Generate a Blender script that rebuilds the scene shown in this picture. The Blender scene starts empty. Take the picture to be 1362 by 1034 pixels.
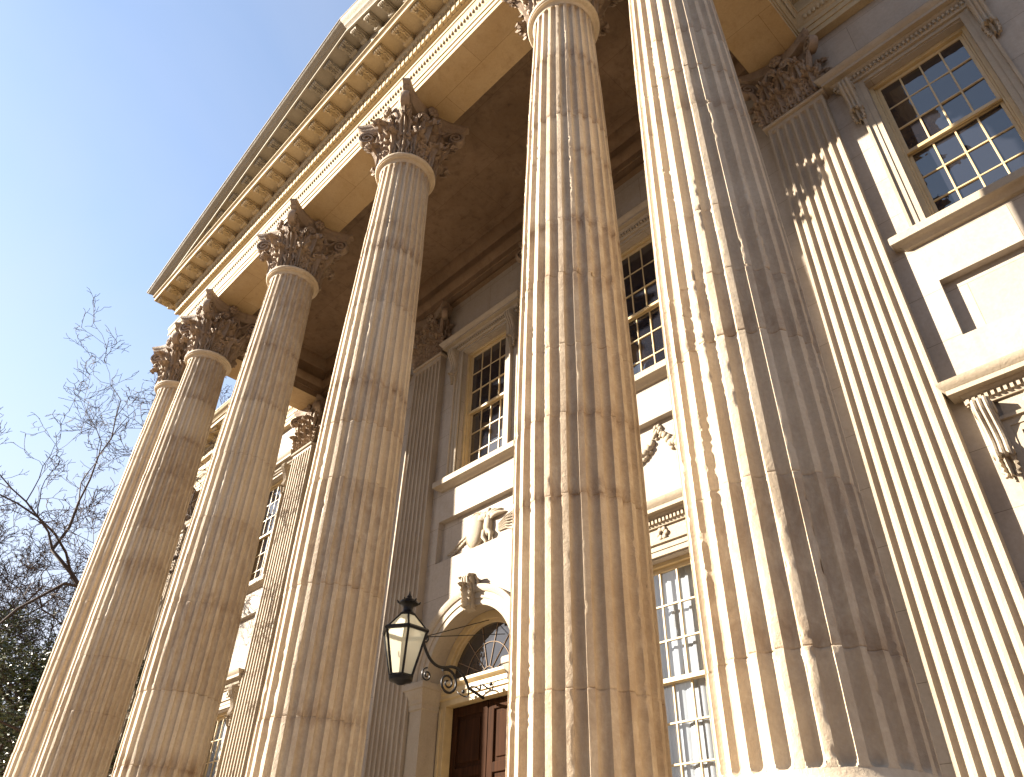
import bpy, math, random
import numpy as np
from mathutils import Matrix, Vector

random.seed(7)
rng = np.random.default_rng(7)
SC = bpy.context.scene
COL = SC.collection
PI = math.pi
Z0 = -2.4                      # street level

# ------------------------------------------------------------------ helpers
WLOC = {}


class MB:
    def __init__(self):
        self.v = []
        self.f = []
        self.n = 0

    def add(self, verts, faces):
        verts = np.asarray(verts, float).reshape(-1, 3)
        self.v.append(verts)
        o = self.n
        self.f.extend([tuple(i + o for i in q) for q in faces])
        self.n += len(verts)
        return o

    def box(self, x0, x1, y0, y1, z0, z1):
        self.add([(x0, y0, z0), (x1, y0, z0), (x1, y1, z0), (x0, y1, z0),
                  (x0, y0, z1), (x1, y0, z1), (x1, y1, z1), (x0, y1, z1)],
                 [(0, 3, 2, 1), (4, 5, 6, 7), (0, 1, 5, 4), (1, 2, 6, 5), (2, 3, 7, 6), (3, 0, 4, 7)])

    def quad(self, a, b, c, d):
        self.add([a, b, c, d], [(0, 1, 2, 3)])

    def grid(self, P, cu=False, cv=False):
        P = np.asarray(P, float)
        n, m = P.shape[:2]
        f = []
        for i in range(n if cu else n - 1):
            i2 = (i + 1) % n
            for j in range(m if cv else m - 1):
                j2 = (j + 1) % m
                f.append((i * m + j, i * m + j2, i2 * m + j2, i2 * m + j))
        self.add(P.reshape(-1, 3), f)

    def slab(self, F, B):
        """front and back sheets of the same shape, closed round the rim"""
        F = np.asarray(F, float)
        B = np.asarray(B, float)
        n, m = F.shape[:2]
        o = n * m
        f = []
        for i in range(n - 1):
            for j in range(m - 1):
                a, b, c, d = i * m + j, i * m + j + 1, (i + 1) * m + j + 1, (i + 1) * m + j
                f.append((a, b, c, d))
                f.append((o + d, o + c, o + b, o + a))
        rim = [(0, j) for j in range(m)] + [(i, m - 1) for i in range(1, n)] + \
              [(n - 1, j) for j in range(m - 2, -1, -1)] + [(i, 0) for i in range(n - 2, 0, -1)]
        rim = [i * m + j for i, j in rim]
        for k in range(len(rim)):
            a, b = rim[k], rim[(k + 1) % len(rim)]
            f.append((b, a, o + a, o + b))
        self.add(np.concatenate([F.reshape(-1, 3), B.reshape(-1, 3)]), f)

    def tube(self, pts, rad, sides=6, cap=True):
        pts = np.asarray(pts, float)
        n = len(pts)
        rad = np.full(n, rad) if np.isscalar(rad) else np.asarray(rad, float)
        T = np.gradient(pts, axis=0)
        T /= np.linalg.norm(T, axis=1)[:, None] + 1e-12
        up = np.array([0, 0, 1.0]) if abs(T[0][2]) < .9 else np.array([1.0, 0, 0])
        U = np.cross(T[0], up)
        U /= np.linalg.norm(U)
        rings = []
        for i in range(n):
            U = U - T[i] * (U @ T[i])
            U /= np.linalg.norm(U) + 1e-12
            V = np.cross(T[i], U)
            a = np.arange(sides) * 2 * PI / sides
            rings.append(pts[i] + rad[i] * (np.cos(a)[:, None] * U + np.sin(a)[:, None] * V))
        f = []
        for i in range(n - 1):
            for j in range(sides):
                j2 = (j + 1) % sides
                f.append((i * sides + j, i * sides + j2, (i + 1) * sides + j2, (i + 1) * sides + j))
        if cap:
            f.append(tuple(range(sides))[::-1])
            f.append(tuple((n - 1) * sides + j for j in range(sides)))
        self.add(np.concatenate(rings), f)

    def lathe(self, prof, segs=48, c=(0, 0), capt=True, capb=True):
        a = np.arange(segs) * 2 * PI / segs
        P = np.array([[(c[0] + r * math.cos(t), c[1] + r * math.sin(t), z) for t in a] for r, z in prof])
        n = len(prof)
        f = []
        for i in range(n - 1):
            for j in range(segs):
                j2 = (j + 1) % segs
                f.append((i * segs + j, i * segs + j2, (i + 1) * segs + j2, (i + 1) * segs + j))
        if capb:
            f.append(tuple(range(segs))[::-1])
        if capt:
            f.append(tuple((n - 1) * segs + j for j in range(segs)))
        self.add(P.reshape(-1, 3), f)

    def prism(self, poly, axis, a0, a1):
        """closed polygon of 2-D points swept along an axis: 'x' -> (y,z), 'y' -> (x,z), 'z' -> (x,y)"""
        n = len(poly)

        def pt(p, a):
            return {'x': (a, p[0], p[1]), 'y': (p[0], a, p[1]), 'z': (p[0], p[1], a)}[axis]
        v = [pt(p, a0) for p in poly] + [pt(p, a1) for p in poly]
        f = [tuple(range(n))[::-1], tuple(range(n, 2 * n))]
        for i in range(n):
            j = (i + 1) % n
            f.append((i, j, n + j, n + i))
        self.add(v, f)

    def sweep(self, path, prof, cap=True, lift=None):
        """profile (p outwards, z) swept along a plan path with mitred corners; outwards is right of travel"""
        path = [np.array(p, float) for p in path]
        n = len(path)
        rings = []
        for i in range(n):
            d = []
            if i > 0:
                e = path[i] - path[i - 1]
                d.append(e / np.linalg.norm(e))
            if i < n - 1:
                e = path[i + 1] - path[i]
                d.append(e / np.linalg.norm(e))
            ns = [np.array([e[1], -e[0]]) for e in d]
            o = ns[0] if len(ns) == 1 else (ns[0] + ns[1]) / (1 + ns[0] @ ns[1])
            dz = lift(path[i]) if lift else 0
            rings.append([(path[i][0] + o[0] * p, path[i][1] + o[1] * p, z + dz) for p, z in prof])
        self.grid(rings)
        if cap:
            m = len(prof)
            self.add(rings[0], [tuple(range(m))])
            self.add(rings[-1], [tuple(range(m))[::-1]])

    def ball(self, c, r, nu=10, nv=7):
        P = []
        for i in range(nv + 1):
            t = PI * i / nv
            P.append([(c[0] + r[0] * math.sin(t) * math.cos(2 * PI * j / nu),
                       c[1] + r[1] * math.sin(t) * math.sin(2 * PI * j / nu),
                       c[2] + r[2] * math.cos(t)) for j in range(nu)])
        self.grid(P, cv=True)

    def build(self, name, mat, parent=None, origin=(0, 0, 0), angle=40, bevel=0, attr=None, flat=False):
        me = bpy.data.meshes.new(name)
        V = np.concatenate(self.v) - np.array(origin, float)
        me.from_pydata(V.tolist(), [], self.f)
        me.validate()
        if attr is not None:
            a = me.attributes.new('wear', 'FLOAT', 'POINT')
            a.data.foreach_set('value', np.asarray(attr, np.float32))
        if not flat:
            me.shade_smooth()
            me.set_sharp_from_angle(angle=math.radians(angle))
        me.materials.append(mat)
        me.update()
        o = bpy.data.objects.new(name, me)
        COL.objects.link(o)
        place(o, parent, origin)
        if bevel:
            m = o.modifiers.new('bevel', 'BEVEL')
            m.width = bevel
            m.segments = 2
            m.limit_method = 'ANGLE'
            m.angle_limit = math.radians(50)
            m.harden_normals = False
        return o


def place(o, parent, origin):
    w = np.array(origin, float)
    WLOC[o.name] = w
    if parent is not None:
        o.parent = parent
        o.location = tuple(w - WLOC[parent.name])
    else:
        o.location = tuple(w)


def thing(name, label, cat, loc, group=None):
    o = bpy.data.objects.new(name, None)
    o.empty_display_size = .3
    COL.objects.link(o)
    place(o, None, loc)
    tag(o, label, cat, group)
    return o


def tag(o, label, cat, group=None):
    o['label'] = label
    o['category'] = cat
    if group:
        o['group'] = group


def dup(o, d):
    """copy a part of the building with its sub-parts, moved by d"""
    c = o.copy()
    COL.objects.link(c)
    c.location = Vector(o.location) + Vector(d)
    WLOC[c.name] = WLOC[o.name] + np.array(d, float)
    for ch in [x for x in bpy.data.objects if x.parent == o]:
        k = ch.copy()
        COL.objects.link(k)
        k.parent = c
        WLOC[k.name] = WLOC[ch.name] + np.array(d, float)
    return c


def vnoise(x, seed=0):
    """smooth 1-D value noise in -1..1"""
    r = np.random.default_rng(seed)
    t = r.uniform(-1, 1, 512)
    x = np.asarray(x, float) + 1000
    i = np.floor(x).astype(int)
    f = x - i
    f = f * f * (3 - 2 * f)
    return t[i % 512] * (1 - f) + t[(i + 1) % 512] * f


# ---------------------------------------------------------------- materials
def mat(name):
    m = bpy.data.materials.new(name)
    m.use_nodes = True
    return m, m.node_tree.nodes, m.node_tree.links, m.node_tree.nodes['Principled BSDF']


def ramp(N, L, src, stops):
    r = N.new('ShaderNodeValToRGB')
    e = r.color_ramp.elements
    while len(e) < len(stops):
        e.new(.5)
    for k, (p, c) in enumerate(stops):
        e[k].position = p
        e[k].color = (*c, 1) if len(c) == 3 else c
    L.new(src, r.inputs['Fac'])
    return r.outputs['Color']


def mixc(N, L, fac, a, b, mode='MIX'):
    m = N.new('ShaderNodeMix')
    m.data_type = 'RGBA'
    m.blend_type = mode
    for sock, val in ((m.inputs['Factor'], fac), (m.inputs['A'], a), (m.inputs['B'], b)):
        if isinstance(val, (int, float)):
            sock.default_value = val
        elif isinstance(val, tuple):
            sock.default_value = (*val, 1)
        else:
            L.new(val, sock)
    return m.outputs['Result']


def noise(N, L, co, scale, detail=6, rough=.6, dist=0.0):
    n = N.new('ShaderNodeTexNoise')
    n.inputs['Scale'].default_value = scale
    n.inputs['Detail'].default_value = detail
    n.inputs['Roughness'].default_value = rough
    n.inputs['Distortion'].default_value = dist
    L.new(co, n.inputs['Vector'])
    return n.outputs['Fac']


def coords(N, L, squash=(1, 1, 1)):
    g = N.new('ShaderNodeNewGeometry')
    mp = N.new('ShaderNodeMapping')
    mp.inputs['Scale'].default_value = squash
    L.new(g.outputs['Position'], mp.inputs['Vector'])
    return mp.outputs['Vector']


def bump(N, L, P, h, strength, dist=.02):
    b = N.new('ShaderNodeBump')
    b.inputs['Strength'].default_value = strength
    b.inputs['Distance'].default_value = dist
    L.new(h, b.inputs['Height'])
    L.new(b.outputs['Normal'], P.inputs['Normal'])


def stone(name, base, dark, light, rough=.75, streak=.25, patch=.5, bstr=.35, wear=None, joints=None, fine=30):
    m, N, L, P = mat(name)
    co = coords(N, L)
    big = noise(N, L, co, .8, 5, .6, .6)
    c = mixc(N, L, ramp(N, L, big, [(.35, (0, 0, 0)), (.68, (1, 1, 1))]), base, light)
    st = noise(N, L, coords(N, L, (3, 3, .35)), 1.6, 6, .65, .3)
    c = mixc(N, L, ramp(N, L, st, [(.52, (0, 0, 0)), (.75, (streak,) * 3)]), c, dark)
    pt = noise(N, L, co, 4.5, 8, .7, .8)
    c = mixc(N, L, ramp(N, L, pt, [(.55, (0, 0, 0)), (.8, (patch,) * 3)]), c, dark)
    fn = noise(N, L, co, fine, 6, .7)
    c = mixc(N, L, ramp(N, L, fn, [(.3, (.82, .82, .82)), (.7, (1.06, 1.06, 1.06))]), c, (0, 0, 0), 'MIX') if False else \
        mixc(N, L, 1.0, c, ramp(N, L, fn, [(.3, (.84, .83, .82)), (.7, (1, 1, 1))]), 'MULTIPLY')
    if wear:
        a = N.new('ShaderNodeAttribute')
        a.attribute_name = 'wear'
        wm = N.new('ShaderNodeMath')
        wm.operation = 'MULTIPLY'
        wm.use_clamp = True
        wn = noise(N, L, coords(N, L, (1, 1, .55)), 7, 8, .72, .6)
        L.new(a.outputs['Fac'], wm.inputs[0])
        L.new(ramp(N, L, wn, [(.36, (.12, .12, .12)), (.62, (1.5, 1.5, 1.5))]), wm.inputs[1])
        c = mixc(N, L, wm.outputs[0], c, wear)
    h = fn
    if joints:
        g = N.new('ShaderNodeNewGeometry')
        sp = N.new('ShaderNodeSeparateXYZ')
        cb = N.new('ShaderNodeCombineXYZ')
        L.new(g.outputs['Position'], sp.inputs[0])
        L.new(sp.outputs['X'], cb.inputs['X'])
        L.new(sp.outputs['Z' if len(joints) == 2 else 'Y'], cb.inputs['Y'])
        b = N.new('ShaderNodeTexBrick')
        L.new(cb.outputs[0], b.inputs['Vector'])
        b.inputs['Scale'].default_value = 1
        b.inputs['Mortar Size'].default_value = .004
        b.inputs['Mortar Smooth'].default_value = .3
        b.inputs['Brick Width'].default_value = joints[0]
        b.inputs['Row Height'].default_value = joints[1]
        b.inputs['Color1'].default_value = (1, 1, 1, 1)
        b.inputs['Color2'].default_value = (.9, .89, .88, 1)
        b.inputs['Mortar'].default_value = (.45, .38, .31, 1)
        c = mixc(N, L, 1.0, c, b.outputs['Color'], 'MULTIPLY')
    L.new(c, P.inputs['Base Color'])
    P.inputs['Roughness'].default_value = rough
    mh = N.new('ShaderNodeMath')
    mh.operation = 'MULTIPLY_ADD'
    L.new(pt, mh.inputs[0])
    mh.inputs[1].default_value = 1.6
    L.new(h, mh.inputs[2])
    bump(N, L, P, mh.outputs[0], bstr, .02)
    return m


def plain(name, col, rough=.5, metal=0, var=.2, scale=8, bstr=.0, spec=None):
    m, N, L, P = mat(name)
    co = coords(N, L)
    n = noise(N, L, co, scale, 6, .65)
    d = tuple(x * (1 - var) for x in col)
    l = tuple(min(1, x * (1 + var)) for x in col)
    L.new(ramp(N, L, n, [(.3, d), (.7, l)]), P.inputs['Base Color'])
    P.inputs['Roughness'].default_value = rough
    P.inputs['Metallic'].default_value = metal
    if bstr:
        bump(N, L, P, noise(N, L, co, scale * 4, 4, .6), bstr, .01)
    return m


M = {}
M['shaft'] = stone('weathered marble', (0.44, 0.352, 0.243), (0.20, 0.135, 0.08), (0.51, 0.43, 0.32), streak=.35, patch=.30,
                   wear=(0.19, 0.12, 0.066), bstr=.4)
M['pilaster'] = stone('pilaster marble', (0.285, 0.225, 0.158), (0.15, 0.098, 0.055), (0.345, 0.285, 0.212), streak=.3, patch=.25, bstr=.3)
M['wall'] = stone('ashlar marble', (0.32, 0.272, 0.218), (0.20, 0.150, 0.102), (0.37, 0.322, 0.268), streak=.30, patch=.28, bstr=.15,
                  joints=(1.55, .78), fine=18)
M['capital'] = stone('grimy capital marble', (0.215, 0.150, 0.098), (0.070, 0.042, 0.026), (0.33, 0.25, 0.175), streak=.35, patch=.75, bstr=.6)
M['trim'] = stone('cornice marble', (0.38, 0.291, 0.163), (0.219, 0.151, 0.07), (0.433, 0.348, 0.221), streak=.3, patch=.35, bstr=.3)
M['soffit'] = stone('ochre soffit marble', (0.38, 0.262, 0.125), (0.22, 0.125, 0.05), (0.44, 0.325, 0.18), streak=.3, patch=.55, bstr=.2, joints=(2.074, 2.9, 1))
M['brown'] = stone('shade toned brown trim', (.17, .108, .058), (.08, .045, .025), (.24, .16, .095), streak=.4, patch=.5, bstr=.3)  # dim light under the portico ceiling put into the brown; fanlight bars share it
M['rake'] = stone('grey cornice marble', (0.254, 0.216, 0.156), (0.147, 0.113, 0.071), (0.3, 0.262, 0.198), streak=.3, patch=.35, bstr=.3)
M['carve'] = stone('carved marble', (0.30, 0.242, 0.17), (0.19, 0.128, 0.07), (0.35, 0.295, 0.222), streak=.2, patch=.2, bstr=.3)
M['paint'] = plain('cream painted timber', (.42, .315, .165), .45, var=.12, scale=5, bstr=.1)
M['iron'] = plain('black wrought iron', (.012, .012, .014), .45, .6, var=.4, scale=20, bstr=.2)
M['roof'] = plain('roof sheet metal', (.23, .22, .21), .5, .4, var=.2, scale=3)
M['blind'] = plain('pale window blind', (.36, .375, .39), .8, var=.08, scale=3)

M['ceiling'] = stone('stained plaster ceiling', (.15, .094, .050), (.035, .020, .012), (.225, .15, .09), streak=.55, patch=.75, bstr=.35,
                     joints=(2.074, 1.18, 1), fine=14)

m, N, L, P = mat('dark varnished door')
c = ramp(N, L, noise(N, L, coords(N, L, (14, 14, 1)), 1.5, 6, .6, .4), [(.3, (.016, .0065, .003)), (.7, (.042, .016, .006))])
L.new(c, P.inputs['Base Color'])
P.inputs['Roughness'].default_value = .8
P.inputs['Specular IOR Level'].default_value = .06
M['door'] = m


def glass(name, tint, clear):
    m, N, L, P = mat(name)
    N.remove(P)
    out = N['Material Output']
    gl = N.new('ShaderNodeBsdfGlossy')
    gl.inputs['Roughness'].default_value = .015
    gl.inputs['Color'].default_value = (.98, .95, .90, 1)
    b = N.new('ShaderNodeBump')
    b.inputs['Strength'].default_value = .12
    b.inputs['Distance'].default_value = .02
    L.new(noise(N, L, coords(N, L), 3.5, 2, .5), b.inputs['Height'])
    L.new(b.outputs[0], gl.inputs['Normal'])
    if clear:
        bs = N.new('ShaderNodeBsdfTransparent')
        bs.inputs['Color'].default_value = tint
    else:
        bs = N.new('ShaderNodeBsdfDiffuse')
        bs.inputs['Color'].default_value = tint
    lw = N.new('ShaderNodeLayerWeight')
    lw.inputs['Blend'].default_value = .5
    pw = N.new('ShaderNodeMath')
    pw.operation = 'POWER'
    L.new(lw.outputs['Facing'], pw.inputs[0])
    pw.inputs[1].default_value = 4
    fr = N.new('ShaderNodeMath')
    fr.operation = 'MULTIPLY_ADD'
    L.new(pw.outputs[0], fr.inputs[0])
    fr.inputs[1].default_value = .85
    fr.inputs[2].default_value = .13
    mx = N.new('ShaderNodeMixShader')
    L.new(fr.outputs[0], mx.inputs[0])
    L.new(bs.outputs[0], mx.inputs[1])
    L.new(gl.outputs[0], mx.inputs[2])
    L.new(mx.outputs[0], out.inputs['Surface'])
    return m


M['glass'] = glass('old dark window glass', (.012, .013, .018, 1), False)
M['glass_clear'] = glass('clear window glass', (.86, .89, .92, 1), True)

m, N, L, P = mat('frosted amber lantern glass')
N.remove(P)
tr = N.new('ShaderNodeBsdfTranslucent')
tr.inputs['Color'].default_value = (.98, .96, .84, 1)
tp = N.new('ShaderNodeBsdfTransparent')
tp.inputs['Color'].default_value = (.99, .96, .86, 1)
gl = N.new('ShaderNodeBsdfGlossy')
gl.inputs['Roughness'].default_value = .05
m1 = N.new('ShaderNodeMixShader')
m1.inputs[0].default_value = .45
m2 = N.new('ShaderNodeMixShader')
m2.inputs[0].default_value = .08
L.new(tr.outputs[0], m1.inputs[1])
L.new(tp.outputs[0], m1.inputs[2])
L.new(m1.outputs[0], m2.inputs[1])
L.new(gl.outputs[0], m2.inputs[2])
L.new(m2.outputs[0], N['Material Output'].inputs['Surface'])
M['lamp_glass'] = m

M['bark'] = plain('grey brown bark', (.042, .026, .019), .9, var=.4, scale=6, bstr=.3)
m, N, L, P = mat('evergreen leaves')
oi = noise(N, L, coords(N, L), 1.2, 4, .6)
L.new(ramp(N, L, oi, [(.3, (.026, .038, .014)), (.55, (.062, .078, .027)), (.75, (.12, .125, .048))]), P.inputs['Base Color'])
P.inputs['Roughness'].default_value = .35
M['leaf'] = m
M['paving'] = stone('brick paving', (0.196, 0.128, 0.076), (0.126, 0.075, 0.049), (0.234, 0.158, 0.098), bstr=.2, joints=None, fine=6)
M['brick'] = stone('red brick', (.20, .085, .055), (.11, .05, .035), (.24, .11, .075), bstr=.2, joints=(.23, .075), fine=9)
M['asphalt'] = plain('asphalt', (.055, .053, .05), .9, var=.25, scale=5, bstr=.2)
M['step'] = stone('step granite', (0.4, 0.341, 0.264), (0.279, 0.219, 0.16), (0.445, 0.394, 0.318), bstr=.2)

# ------------------------------------------------------------------ setting
g = MB()
g.quad((-400, -400, Z0 - .12), (400, -400, Z0 - .12), (400, 400, Z0 - .12), (-400, 400, Z0 - .12))
o = g.build('ground', M['asphalt'])
o['kind'] = 'structure'
g = MB()
g.box(-60, 60, -16, 40, Z0 - .3, Z0)
o = g.build('pavement', M['paving'])
o['kind'] = 'structure'

# ------------------------------------------------- measurements of the bank
S, SP = 4.147, 1.845
XC = [1.5 * S + SP, 1.5 * S, .5 * S, -.5 * S, -1.5 * S, -1.5 * S - SP]      # six columns, right to left
R0, KT, ZN = .62, .762, 11.05
ZA = 12.66                     # underside of the architrave
YF, YI = -.50, .49             # front and back of the front beam
XE = XC[0] + .50               # outer face of the end beams
XI = XC[0] - .49
YW = 4.10                      # wall face
YP = 3.93                      # pilaster face
ZC = 14.05                     # portico ceiling
XB = 17.3                      # half width of the whole front
ZF = -.64                      # portico floor

bank = thing('bank_building', 'pale marble bank building with six tall fluted columns under a pediment', 'building', (0, 4, Z0))


# ------------------------------------------------------------------ columns
def rad(z):
    t = np.clip((z / ZN - .25) / .75, 0, 1)
    return R0 * (1 - (1 - KT) * t ** 1.6)


def shaft(x, seed, dz):
    r = np.random.default_rng(seed)
    # drum joints
    js = []
    z = .55 + r.uniform(0, .7)
    while z < ZN - .5:
        js.append(z)
        z += r.uniform(.65, 1.65)
    zt = ZN - .10              # top of the flutes
    rows = set(np.round(np.arange(.18, zt - .15, dz), 4))
    for k in range(11):
        rows.add(round(.005 + .008 * k + .0008 * k * k, 4))
        rows.add(round(zt - .006 * k - .0008 * k * k, 4))
    for j in js:
        for e in (-.05, -.025, -.010, -.004, 0, .004, .010, .025, .05):
            rows.add(round(j + e, 4))
    zs = np.array(sorted(rows))
    us = np.concatenate([[-.5, -.43, -.365], -.33 * np.cos(np.linspace(0, PI, 11)), [.365, .43]])
    nu = len(us)
    th = ((np.arange(24)[:, None] + us[None, :] + .5) * 2 * PI / 24).ravel()
    U = np.tile(us, 24)
    F = np.repeat(np.arange(24), nu)
    Zg, Tg = np.meshgrid(zs, th, indexing='ij')
    Ug = np.tile(U, (len(zs), 1))
    Fg = np.tile(F, (len(zs), 1))
    R = rad(Zg)
    wid = .33 * 2 * PI / 24 * R
    e = np.minimum(Zg, zt - Zg)
    e = np.clip(e, 0, None)
    q = np.clip((wid - e) / wid, 0, 1)
    s = 1 - (Ug / .33) ** 2 - q ** 2
    dep = np.where(s > 0, .060 * (R / R0) * np.sqrt(np.clip(s, 0, 1)), 0)
    dep = np.where((e <= 0), 0, dep)
    # drum to drum offsets, eroded joints, chipped arrises
    drum = np.zeros_like(Zg, int)
    for j in js:
        drum += (Zg > j)
    nd = len(js) + 1
    twist = r.normal(0, .004, nd)[drum]
    offx = r.normal(0, .0025, nd)[drum]
    chip = np.zeros_like(Zg)
    arr = np.abs(Ug) > .325
    for f in range(24):
        for sd in (-1, 1):
            n1 = vnoise(zs * 13 + r.uniform(0, 99), seed * 97 + f * 2 + sd)
            n2 = vnoise(zs * 1.1 + r.uniform(0, 99), seed * 31 + f * 3 + sd)
            n3 = vnoise(zs * 31 + r.uniform(0, 99), seed * 13 + f * 5 + sd)
            c = np.clip(n1 * .35 + n2 * .95 + n3 * .5 - .82, 0, .6) * .05 + np.abs(n3) * .0035 * np.clip(.4 + n2, 0, 1)
            for lo_, hi_, k_ in ((.32, .34, 1.0), (.34, .38, .6), (.38, .45, .06)):
                msk = (F == f) & (np.sign(U) == sd) & (np.abs(U) > lo_) & (np.abs(U) <= hi_)
                chip[:, msk] += k_ * c[:, None]
    jd = np.zeros_like(Zg)
    band = np.zeros_like(Zg)
    for k, j in enumerate(js):
        dj = np.abs(Zg - j)
        jag = 1 + .5 * vnoise(th * 9, seed + k)[None, :]
        jd += np.clip(1 - dj / .008, 0, 1) * .0045 * jag
        jd += np.clip(1 - dj / .055, 0, 1) * .010 * np.clip(vnoise(th * 9, seed + k + 50)[None, :], 0, 1) * arr
        hgt = r.uniform(.08, .24)
        amp = r.uniform(.0, .22) if r.random() < .75 else r.uniform(.25, .5)
        up = np.where(Zg > j, (Zg - j) / hgt, (j - Zg) / (.03 + hgt * (.25 if r.random() < .6 else 1)))
        ragged = 1 + .5 * vnoise(th * 6, seed * 3 + k)[None, :] + .25 * vnoise(th * 17, seed * 5 + k)[None, :]
        band = np.maximum(band, np.clip(1.15 - up / np.clip(ragged, .3, 2), 0, 1) * amp)
        band = np.maximum(band, np.clip(1 - dj / .008, 0, 1) * .4)
    tone = r.uniform(0, .34, nd)[drum]
    band = np.clip(band + tone, 0, 1)
    band = np.maximum(band, np.clip(1 - (zt - Zg) / .5, 0, 1) * .45)
    Rr = R - dep - chip - jd + offx
    X = x + Rr * np.cos(Tg + twist)
    Y = Rr * np.sin(Tg + twist)
    g = MB()
    P = np.stack([X, Y, Zg], -1)
    g.grid(P[:, ::-1], cv=True)
    wear = band[:, ::-1].ravel()
    # apophyge below and above
    nlo = g.n
    lo = [(R0 + .055, -.13), (R0 + .055, -.085), (R0 + .035, -.07), (R0 + .012, -.035), (R0, .0049)]
    hi = [(rad(zt), zt + .0001), (rad(zt) + .006, zt + .03), (rad(zt) + .03, zt + .065)]
    g.lathe(lo, 96, (x, 0), capt=False)
    g.lathe(hi, 96, (x, 0), capb=False)
    wear = np.concatenate([wear, np.full(g.n - nlo, .12)])
    return g.build('column', M['shaft'], bank, (x, 0, -.13), angle=38, attr=wear)


def leaf(g, place_fn, h, w, curl, lean, seed=0, nv=22, nu=11):
    """one acanthus leaf; place_fn(lateral, outward, z) -> world point"""
    F, B = [], []
    r = random.Random(seed)
    for i in range(nv):
        t = i / (nv - 1)
        if t < .72:
            z = h * (t / .72) * .9
            out = .03 + lean * (t / .72) ** 2
        else:
            ph = (t - .72) / .28 * math.radians(215)
            z = h * .9 + curl * math.sin(ph)
            out = .03 + lean + curl * (1 - math.cos(ph))
        lob = 1 + .26 * math.cos(2 * PI * 5.2 * t + .6)
        wt = w * (.80 + .32 * math.sin(PI * min(t / .8, 1) * .85)) * lob
        if t > .74:
            wt *= 1 - .62 * (t - .74) / .26
        rf, rb = [], []
        for j in range(nu):
            u = -1 + 2 * j / (nu - 1)
            fold = .036 * math.cos(u * PI * 2.5 + .9 * math.sin(2 * PI * 5.2 * t) * u) - .02 * abs(u) + .03 * u * u * (1 if t < .7 else .4)
            rib = .022 * math.exp(-(u / .16) ** 2)
            zz = z + .10 * h * abs(u) * math.sin(PI * min(t / .72, 1)) * .6
            tt = out + fold + rib + r.uniform(-.004, .004)
            rf.append(place_fn(u * wt / 2, tt, zz))
            if t < .72:
                rb.append(place_fn(u * wt / 2 * .92, tt - .05, zz))
            else:
                ph = (t - .72) / .28 * math.radians(215)
                rb.append(place_fn(u * wt / 2 * .85, tt - .035 * math.cos(ph) * .9 , zz - .035 * math.sin(ph)))
        F.append(rf)
        B.append(rb)
    g.slab(F, B)


def ribbon(g, path, base, e, t, width, th, taper=1.0):
    """band swept along a (rho, z) path in the vertical plane through base along e; t is across"""
    path = np.array(path, float)
    n = len(path)
    T = np.gradient(path, axis=0)
    T /= np.linalg.norm(T, axis=1)[:, None] + 1e-9
    Nn = np.stack([-T[:, 1], T[:, 0]], 1)
    e3 = np.array([e[0], e[1], 0])
    t3 = np.array([t[0], t[1], 0])
    z3 = np.array([0, 0, 1.0])
    rings = []
    for i in range(n):
        w = width * (1 + (taper - 1) * i / (n - 1)) / 2
        k = th * (1 - .35 * i / (n - 1)) / 2
        ring = []
        for a, b in ((-w, -k), (w, -k), (w, k), (w * .45, k * 1.9), (-w * .45, k * 1.9), (-w, k)):
            p = path[i] + Nn[i] * b
            ring.append(np.array(base) + e3 * p[0] + z3 * p[1] + t3 * a)
        rings.append(ring)
    g.grid(rings, cv=True)
    m = 6
    g.add(rings[-1], [tuple(range(m))])
    g.add(rings[0], [tuple(range(m))[::-1]])


def spiral(c, r0, r1, a0, turns, n, ccw=False):
    out = []
    for i in range(n):
        t = i / (n - 1)
        a = a0 + (1 if ccw else -1) * 2 * PI * turns * t
        rr = r0 + (r1 - r0) * t ** .8
        out.append((c[0] + rr * math.cos(a), c[1] + rr * math.sin(a)))
    return out


def bez(p0, p1, p2, n):
    return [((1 - t) ** 2 * p0[0] + 2 * t * (1 - t) * p1[0] + t * t * p2[0],
             (1 - t) ** 2 * p0[1] + 2 * t * (1 - t) * p1[1] + t * t * p2[1]) for t in np.linspace(0, 1, n)]


ZK = 11.13                     # underside of the capital leaves
HK = ZA - ZK


def abacus_outline(s, tip=.82, ch=.065, mid=.58, n=13):
    """plan of a Corinthian abacus: four hollow sides, clipped corners"""
    pts = []
    for k in range(4):
        a = k * PI / 2
        ca, sa = math.cos(a), math.sin(a)
        for i in range(n):
            u = -1 + 2 * i / (n - 1)
            x = u * (tip - ch)
            # flare towards the horns
            d = mid + (tip + ch * .6 - mid) * abs(u) ** 2.2
            px, py = d, x
            pts.append(((px * ca - py * sa) * s, (px * sa + py * ca) * s))
    return pts


AB_PROF = [(1.28, .80), (1.325, .88), (1.355, .93), (1.385, .945), (1.40, .905), (1.425, .945), (1.455, .99), (1.475, 1.0), (1.522, 1.0)]


def volute_path(start, ctrl, c, r):
    return bez(start, ctrl, (c[0], c[1] + r), 9)[:-1] + spiral(c, r, .035, PI / 2, 1.8, 30)


def column_base(x):
    g = MB()

    def torus(r, z0, z1, n=9):
        zc, k = (z0 + z1) / 2, (z1 - z0) / 2
        return [(r - k + k * math.cos(a), zc + k * math.sin(a)) for a in np.linspace(-PI / 2, PI / 2, n)]
    prof = [(.80, -.49)] + torus(.86, -.49, -.33) + [(.765, -.33), (.765, -.315)]
    prof += [(.72, -.285), (.70, -.26), (.705, -.235), (.735, -.215), (.735, -.20)]
    prof += torus(.765, -.20, -.13) + [(.60, -.13)]
    g.lathe(prof, 72, (x, 0))
    g.box(x - .87, x + .87, -.87, .87, ZF, -.49)
    return g


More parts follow.
